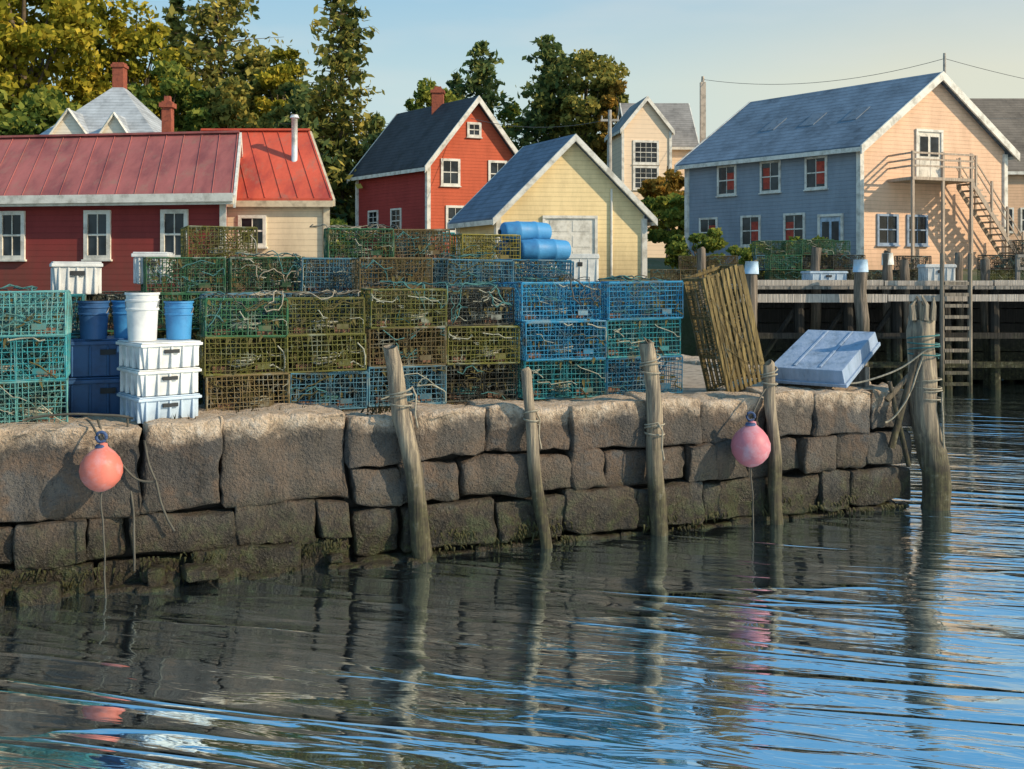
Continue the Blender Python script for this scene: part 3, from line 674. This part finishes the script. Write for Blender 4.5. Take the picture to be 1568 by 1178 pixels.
rh.window('F',2.37,10.35,.5,.5,2,1,tr=.12); rh.window('L',2.8,5.9,.8,1.1); rh.window('L',5,5.9,.8,1.1)
rh.chimney(2.37,3.1,11.2,12.75,.3)
yh=House('yellow_boathouse',(-.5,35.8),5,5.17,117,3.3,2.9,5.3,7.95,wallmat('yellow_clapboard',(.80,.62,.34)),roofmat('blue_grey_shingles',(.11,.145,.20)),ov=.28,rake=.16)
yh.door('F',2.55,3.0,1.75,2.15,WHITE,4,'garage_door'); 
mb=MB(); mb.tube(yh.p(4.0,-.05,3),yh.p(4.0,-.05,6.2),.04,.04,8); mb.obj('downpipe',WHITE,yh.e)
bh=House('blue_house',(13.6,40),20,7.25,130,8.7,3.2,8.3,11.15,wallmat('sunlit_peach_clapboard',(.72,.48,.33)),roofmat('slate_blue_shingles',(.12,.165,.22)),ov=.32,rake=.26,sidewall=wallmat('shaded_blue_grey_clapboard',(.24,.285,.345)))  # sunlight on the gable and shade on the side are painted into wall colours
for q in (1.97,4.18,6.47): bh.window('L',q,7.3,.85,1.15,2,1,True)
for q in (3.0,5.19,7.49): bh.window('L',q,5.05,.85,1.15,2,1,True)
bh.door('L',1.3,3.45,.95,2.05,pmat('pale_blue_door',(.4,.5,.62)),2,glass=True)
for q in (1.3,2.75): bh.window('F',q,4.95,.85,1.05,2,1,trim=pmat('blue_frame',(.25,.33,.45)))
bh.door('F',3.35,6.95,1.15,1.95,pmat('white_balcony_door',(.7,.66,.58)),2,'balcony_door',True)
st=MB(); P=lambda a,o,z: bh.A+bh.G*a+bh.nF*o+V((0,0,z)); G=bh.G; n=bh.nF; Z=V((0,0,1))
st.box(P(2.8,.72,6.87),G*1.5,n*.7,Z*.06)
for a in (1.35,2.8,4.2):
    st.box(P(a,1.36,5.1),G*.05,n*.05,Z*1.78)
    st.box(P(a,1.36,7.42),G*.045,n*.045,Z*.5)
for z in (7.35,7.6,7.85): st.box(P(2.8,1.40,z),G*1.5,n*.02,Z*.035); st.box(P(1.33,.7,z),G*.02,n*.68,Z*.035)
for i in range(13):
    f=i/12; a=4.45+2.35*f; z=6.75-2.95*f; st.box(P(a,.95,z),G*.15,n*.4,Z*.03)
for o in (.53,1.37):
    pts=[P(4.25,o,6.6),P(6.9,o,3.35),P(6.9,o+.04,3.35),P(4.25,o+.04,6.6)]; st.hexa(pts+[q+V((0,0,.28)) for q in pts])
    for dz in (.75,1.1):
        pts=[P(4.25,o,6.65+dz),P(6.9,o,3.4+dz),P(6.9,o+.04,3.4+dz),P(4.25,o+.04,6.65+dz)]; st.hexa(pts+[q+V((0,0,.07)) for q in pts])
    for k in range(4):
        f=k/3; a=4.4+2.4*f; zb=6.7-2.95*f; st.box(P(a,o+.02,zb+.55),G*.04,n*.04,Z*.6)
st.obj('exterior_stair',wood('stair_wood',(.56,.46,.36),(.38,.31,.25)),bh.e)
mb=MB(); 
for q,b in ((.45,1.7),(.45,3.7),(.45,5.7)):
    a=q*bh.w/2; c=bh.p(a,b,bh.ze+bh.sl*a+.16); mb.box(c,(bh.G*.35+Z*.35*bh.sl),bh.S*.35,Z*.02)
mb.obj('skylights',pmat('skylight_frame',(.15,.19,.24)),bh.e)
wm=wallmat('pale_peach_clapboard',(.80,.62,.45),board=.3,dirt=.2,bs=.15)
H2=House('white_house',(7.35,68),10,3.3,98,4,4,12.9,14.9,wm,roofmat('grey_shingles',(.2,.2,.2)),ov=.2,rake=.25)
for z in (11.3,9.6): H2.window('F',1.6,z,1.5,1.3,4,2,tr=.15)
H3=House('white_house_wing',(12.6,71),93,6,180,4.3,4,12.2,15.4,wm,roofmat('grey_shingles_wing',(.22,.21,.2)),ov=.3,rake=.2); H3.e.parent=H2.e
mb=MB(); mb.box((12.95,69.5,10),(.18,0,0),(0,.18,0),(0,0,6.2)); mb.tube((12.95,69.5,16.1),(12.95,69.5,16.6),.12,.1); mb.obj('flue',pmat('flue_render',(.55,.45,.36)),H2.e)
H4=House('shingled_house',(40,57),92,9,180,14.4,3.4,9.1,13.6,wallmat('tan_clapboard',(.62,.41,.27)),roofmat('brown_grey_shingles',(.14,.12,.10)),ov=.3,rake=.2)
for q in (11.2,12.6,9,6.5): H4.window('L',q,6.2,.85,1.2,2,1)
e=empty('hip_roof_house'); cx,cy,hw,zE,zP=-20.3,53,3.1,9.75,13.1; mb=MB()
mb.abox(cx-hw+.35,cx+hw-.35,cy-hw+.35,cy+hw-.35,3,zE); mb.obj('walls',wallmat('pale_grey_clapboard',(.6,.6,.58)),e)
rg=roofmat('light_grey_shingles',(.33,.36,.39)); mb=MB()
mb.add([(cx-hw,cy-hw,zE),(cx+hw,cy-hw,zE),(cx+hw,cy+hw,zE),(cx-hw,cy+hw,zE),(cx,cy,zP)],[(0,1,4),(1,2,4),(2,3,4),(3,0,4),(3,2,1,0)])
DM=((-1.2,1.0,11.2),(1.0,.8,11.0))
for dx_,wd,zp in DM:
    x=cx+dx_; mb.add([(x-wd,cy-hw-.25,zE+.05),(x,cy-hw-.25,zp),(x+wd,cy-hw-.25,zE+.05),(x,cy-.6,zp),(x-wd,cy-.6,zE+.05),(x+wd,cy-.6,zE+.05)],[(0,1,3,4),(1,2,5,3)])
mb.obj('roof',rg,e)
mb=MB()
for dx_,wd,zp in DM:
    x=cx+dx_; y=cy-hw-.15; mb.add([(x-wd,y,zE+.05),(x+wd,y,zE+.05),(x,y,zp-.04)],[(0,1,2)])
mb.obj('dormer_gables',wallmat('white_gable',(.78,.70,.58)),e)
mb=MB(); mb.abox(cx-hw-.05,cx+hw+.05,cy-hw-.05,cy-hw-.004,zE-.2,zE+.05)
for dx_,wd,zp in DM:
    x=cx+dx_; y=cy-hw-.3
    wire(mb,(x-wd,y,zE+.05),(x,y,zp),.07); wire(mb,(x+wd,y,zE+.05),(x,y,zp),.07)
mb.obj('trim_boards',WHITE,e)
mb=MB(); mb.abox(cx-.28,cx+.28,cy-.28,cy+.28,12.2,14.1); mb.abox(cx-.34,cx+.34,cy-.34,cy+.34,13.85,14.0); mb.obj('chimney',BRICK,e)
# ------------------------------------------------------------ far pier
pier=empty('timber_pier'); mb=MB()
PX0,PX1,PY0,PY1,PZ=6.2,30,28,34.5,2.86
x=PX0
while x<PX1: mb.abox(x,x+.19,PY0-.05-R.uniform(0,.06),PY1,PZ-.08,PZ+R.uniform(0,.012)); x+=.2
mb.obj('deck_planks',PLANK,pier)
mb=MB(); x=PX0
while x<PX1:
    l=R.uniform(2.5,4); mb.abox(x,min(PX1,x+l-.02),PY0-.22,PY0-.12,PZ-.42+R.uniform(-.02,.02),PZ-.2+R.uniform(-.02,.02)); mb.abox(x,min(PX1,x+l-.04),PY0+.0,PY0+.2,PZ+.02,PZ+.15+R.uniform(0,.03)); x+=l
mb.obj('rub_rail',wood('bleached_timber',(.56,.49,.42),(.34,.3,.26)),pier)
mb=MB()
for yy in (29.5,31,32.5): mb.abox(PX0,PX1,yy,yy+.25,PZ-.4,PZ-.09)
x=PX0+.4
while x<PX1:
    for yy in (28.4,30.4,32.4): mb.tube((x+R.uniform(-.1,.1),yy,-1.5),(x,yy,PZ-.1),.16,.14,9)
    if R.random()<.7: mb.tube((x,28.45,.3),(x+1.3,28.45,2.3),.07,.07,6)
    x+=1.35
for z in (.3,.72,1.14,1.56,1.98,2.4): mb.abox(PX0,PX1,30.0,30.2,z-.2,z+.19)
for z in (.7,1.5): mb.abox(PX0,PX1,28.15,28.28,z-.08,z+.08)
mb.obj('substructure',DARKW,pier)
LB=pmat('pale_blue_cap',(.42,.56,.7),(.3,.4,.5)); 
for X,Y,tp,r,c in ((5.3,29.0,3.9,.13,None),(6.32,27.2,3.5,.17,LB),(9.35,27.4,3.55,.18,LB),(8.7,29.5,3.95,.15,None),(10.6,28.6,3.75,.15,WHITE),(11.05,28.6,3.6,.14,None),(13.4,28.8,3.6,.14,None),(13.0,29.8,3.8,.12,None),(16.5,27.6,3.4,.17,None)):
    piling('pier_piling',(X,Y,0),(X+R.uniform(-.12,.12),Y,tp),r,PPOST,c)
e=empty('pier_ladder'); mb=MB(); LX0,LX1=11.55,12.3
for x in (LX0,LX1): mb.tube((x,27.5,-.8),(x,27.5,3.75),.07,.06,8)
for i in range(12): mb.abox(LX0+.05,LX1-.05,27.44,27.52,-.4+i*.3,-.31+i*.3)
mb.obj('rails_and_rungs',wood('ladder_wood',(.34,.28,.21),(.17,.14,.11),.6),e)
FR=lambda u,vv,z: V((u,vv,z))
stack(7.6,30.2,3,[2,3,2],['green','black','black'],frame=FR,z0=PZ+.01); stack(7.4,31.2,3,[3,3,3],['green','black','slate'],frame=FR,z0=PZ+.01)
stack(14.1,30.4,3,[2,3,2],['green','black','olive'],frame=FR,z0=PZ+.01); stack(10.9,31.4,2,[1,2],['green','black'],frame=FR,z0=PZ+.01)
stack(4.6,33.9,3,[1,2,2],['black','brown'],frame=FR,z0=2.9)
tote('fish_tote',(8.9,29.2,PZ+.02),.1,1.1,.7,.4,PB); tote('fish_tote',(12.4,29.9,PZ+.02),0,.9,.6,.6,PW)
tote('insulated_bin',(2.15,33.6,2.9),.1,1.25,1.0,.95,PW)
mb=MB()
for x in range(0,9): mb.abox(14.0+x*1.6,14.1+x*1.6,28.4,28.5,PZ+.02,PZ+.85)
for z in (PZ+.45,PZ+.8): mb.abox(14,27,28.36,28.395,z,z+.08)
mb.obj('guard_rail',PLANK,pier)
# ------------------------------------------------------------ utility poles and wires
def upole(x,y,z0,z1,arm=True):
    e=empty('utility_pole'); mb=MB(); mb.tube((x,y,z0),(x,y,z1),.12,.08,9)
    if arm: mb.abox(x-.4,x+.4,y-.05,y+.05,z1-.5,z1-.4); [mb.tube((x+d,y,z1-.4),(x+d,y,z1-.25),.04,.03,6) for d in (-.35,0,.35)]
    mb.obj('pole',pmat('pole_wood',(.4,.37,.33)),e); return e
upole(4.3,45,3.5,10.4); e=upole(24.5,58,3.5,15.7,False)
e=empty('power_line'); mb=MB()
slack(mb,(24.5,58,15.4),(40,60,13.2),.4,.016,16,0); slack(mb,(24.5,58,15.4),(12.95,69.5,16.4),.8,.016,16,0); slack(mb,(4.3,45,10.0),(-2,50,10.8),.4,.013,12,0)
mb.obj('wires',pmat('cable',(.12,.12,.12)),e)
# ------------------------------------------------------------ trees
BARK=pmat('tree_bark',(.15,.115,.08),(.08,.062,.045),6,.95)
LM={'gold':leafmat('leaves_gold_green',(.08,.10,.02),(.32,.30,.035),(.62,.49,.07)),
'green':leafmat('leaves_green',(.04,.075,.025),(.14,.20,.045),(.38,.38,.075)),
'spruce':leafmat('spruce_needles',(.035,.08,.045),(.12,.17,.06),(.36,.36,.11)),
'pine':leafmat('pine_needles',(.04,.065,.024),(.20,.21,.055),(.54,.44,.11)),
'rust':leafmat('leaves_rust',(.08,.07,.02),(.30,.2,.045),(.58,.34,.07))}
rng=np.random.default_rng(5)
def leaves(P,size,flat=.0,el=1.6):
    n=len(P); a=rng.normal(size=(n,3)); a/=np.linalg.norm(a,axis=1)[:,None]; b=rng.normal(size=(n,3)); b-= (b*a).sum(1)[:,None]*a; b/=np.linalg.norm(b,axis=1)[:,None]
    s=size*rng.uniform(.5,1.3,size=(n,1)); a=a*s*el*.5; b=b*s*.5
    return np.stack([P-a,P+b,P+a,P-b],1).reshape(-1,3)
def mkleaf(name,Q,mat,parent):
    n=len(Q)//4; me=bpy.data.meshes.new(name); me.vertices.add(len(Q)); me.vertices.foreach_set('co',Q.astype(np.float32).ravel())
    me.loops.add(n*4); me.loops.foreach_set('vertex_index',np.arange(n*4,dtype=np.int32)); me.polygons.add(n); me.polygons.foreach_set('loop_start',np.arange(0,n*4,4,dtype=np.int32)); me.polygons.foreach_set('loop_total',np.full(n,4,dtype=np.int32))
    me.materials.append(mat); me.update(calc_edges=True); o=bpy.data.objects.new(name,me); scene.collection.objects.link(o); o.parent=parent
def decid(name,x,y,zb,zt,r,mat,n=9000,size=.3,clumps=55,low=.3):
    e=empty(name); mb=MB(); H=zt-zb; cz=zb+H*(low+1)/2; rz=H*(1-low)/2
    mb.path([(x,y,zb-.5),(x+.1,y,zb+H*.3),(x-.1,y,zb+H*.6),(x,y,zb+H*.85)],[H*.022,H*.017,H*.01,.03],7)
    C=[]
    for i in range(clumps):
        d=rng.normal(size=3); d/=np.linalg.norm(d); q=rng.uniform(.35,1.0)**.6
        wob=1+.28*noise.noise(V(d*2.2)+V((x,y,0)))
        c=np.array([x,y,cz])+d*np.array([r,r,rz])*q*wob*.86; C.append(c)
    for c in C[::4]:
        z0=zb+H*rng.uniform(.25,.55); m=(x*.5+c[0]*.5,y*.5+c[1]*.5,(z0+c[2])/2+.2); mb.path([(x,y,z0),m,tuple(c)],[H*.008,H*.005,.02],5)
    mb.obj('trunk_and_limbs',BARK,e,True)
    P=[]
    for c in C:
        k=n//clumps; rr=r*rng.uniform(.13,.27); d=rng.normal(size=(k,3)); d/=np.linalg.norm(d,axis=1)[:,None]; q=rng.uniform(.2,1,size=(k,1))**.5
        P.append(c+d*q*rr*np.array([1.25,1.25,.8]))
    mkleaf('foliage',leaves(np.concatenate(P),size),mat,e); return e
def conifer(name,x,y,zb,zt,r,mat,levels=46,size=.3,dens=17,low=.08,open_=.0,pw=.75):
    e=empty(name); mb=MB(); H=zt-zb; mb.path([(x,y,zb-.5),(x+.05,y,zb+H*.5),(x,y,zt)],[H*.016,H*.01,.02],7)
    P=[]
    for i in range(levels):
        f=(i+rng.uniform(-.4,.4))/levels; z=zb+H*(low+(1-low)*f); env=r*((1-min(1,max(0,f)))**pw)*(1+.3*math.sin(i*1.7+x))+.12
        for k in range(int(rng.integers(4,8))):
            if rng.random()<open_: continue
            t=rng.uniform(0,2*math.pi); Lb=env*rng.uniform(.55,1.15); d=np.array([math.cos(t),math.sin(t),0]); up=rng.uniform(-.35,.15)*(1-f)+.25*f
            base=np.array([x,y,z]); tip=base+d*Lb+np.array([0,0,Lb*up])
            if Lb>.8: mb.path([tuple(base),tuple((base+tip)/2+np.array([0,0,.06])),tuple(tip)],[.05*Lb/r+.015,.025,.01],4)
            m=int(dens*max(.35,Lb/r)*1.4); q=rng.uniform(.15,1.05,size=(m,1)); pts=base+(tip-base)*q
            pts=pts+rng.normal(size=(m,3))*np.array([.18,.18,.11])*(1+1.1*(1-q))*max(.5,Lb*.55); pts[:,2:]-=.12*Lb*q**2; P.append(pts)
    mb.obj('trunk_and_branches',BARK,e,True); mkleaf('needles',leaves(np.concatenate(P),size,el=2.0),mat,e); return e
decid('maple_tree',-29.5,62,5,25,6.3,LM['gold'],15000,.33,80)
decid('maple_tree',-24.4,66,5,20.5,4.2,LM['gold'],9000,.3,55)
decid('maple_tree',-37,64,5,23,5,LM['gold'],5000,.35,45)
decid('oak_tree',-27,58,4.5,14.5,4.6,LM['green'],8000,.3,60,.1)
decid('oak_tree',-21.0,62,4.5,16.5,3.4,LM['green'],6500,.3,50,.1)
conifer('pine_tree',-20.0,70,5.5,26,5.2,LM['pine'],50,.34,26,pw=.55)
conifer('pine_tree',-23.6,72,5.5,22.5,3.6,LM['pine'],44,.34,20)
decid('maple_tree',-16.0,69,5.5,19.6,3.4,LM['pine'],9500,.28,65,.12)
decid('maple_tree',-14.6,66,5.5,18.0,2.2,LM['gold'],4500,.28,34,.35)
decid('maple_tree',-19.6,65,5.5,14.2,2.5,LM['gold'],4500,.28,35,.2)
decid('oak_tree',-17.2,64,5.5,15.5,3.2,LM['pine'],6500,.28,45,.1)
conifer('spruce_tree',-9.7,58,4.5,19.8,3.0,LM['pine'],54,.27,22,.03,.04,.5)
conifer('spruce_tree',-11.6,56,4.5,13.4,2.4,LM['spruce'],34,.28,20,.0)
conifer('spruce_tree',-7.6,57,4.5,12.0,2.4,LM['spruce'],32,.28,20,.0)
decid('oak_tree',-12.6,60,4.5,15.0,2.8,LM['pine'],6500,.26,45,.05)
decid('oak_tree',-6.3,82,7,19.6,3.1,LM['green'],7500,.3,50,.15)
conifer('spruce_tree',-2.6,85,7,22.6,3.6,LM['spruce'],44,.34,24,pw=.55)
conifer('spruce_tree',-4.8,88,7,20.4,2.8,LM['spruce'],36,.34,18)
decid('oak_tree',-.6,86,7,17.8,2.8,LM['green'],5000,.33,40,.1)
conifer('pine_tree',3.0,82,7,22.2,3.7,LM['spruce'],42,.34,26,pw=.5)
decid('oak_tree',5.8,80,7,21.8,3.7,LM['pine'],12000,.3,75,.15)
decid('maple_tree',8.0,77,7,18.2,2.0,LM['rust'],5000,.26,38,.2)
decid('maple_tree',8.5,56,4,10.0,1.7,LM['rust'],4500,.2,34,.1)
decid('oak_tree',8.2,52,4,7.6,1.7,LM['green'],4000,.18,34,.0)
decid('shrub',-8.1,44.5,3,6.2,1.5,LM['green'],4000,.15,30,.0)
decid('shrub',-10.5,45,3,6.6,1.9,LM['green'],4000,.17,30,.0)
decid('shrub',6.9,38.5,3,5.0,1.2,LM['green'],3500,.13,26,.0)
decid('shrub',10.3,35.6,2.8,4.6,1.1,LM['green'],3500,.11,26,.0)
decid('shrub',8.6,35.4,2.8,4.2,1.2,LM['green'],3500,.11,26,.0)
e=empty('tree_line'); P=[]
for i in range(150):
    x=rng.uniform(-70,12); y=rng.uniform(95,112); z=rng.uniform(7,15.5)*1.0
    d=rng.normal(size=(120,3)); d/=np.linalg.norm(d,axis=1)[:,None]; P.append(np.array([x,y,z])+d*rng.uniform(.3,1,size=(120,1))*np.array([2.6,2,2.4]))
mkleaf('foliage',leaves(np.concatenate(P),.6),LM['green'],e)
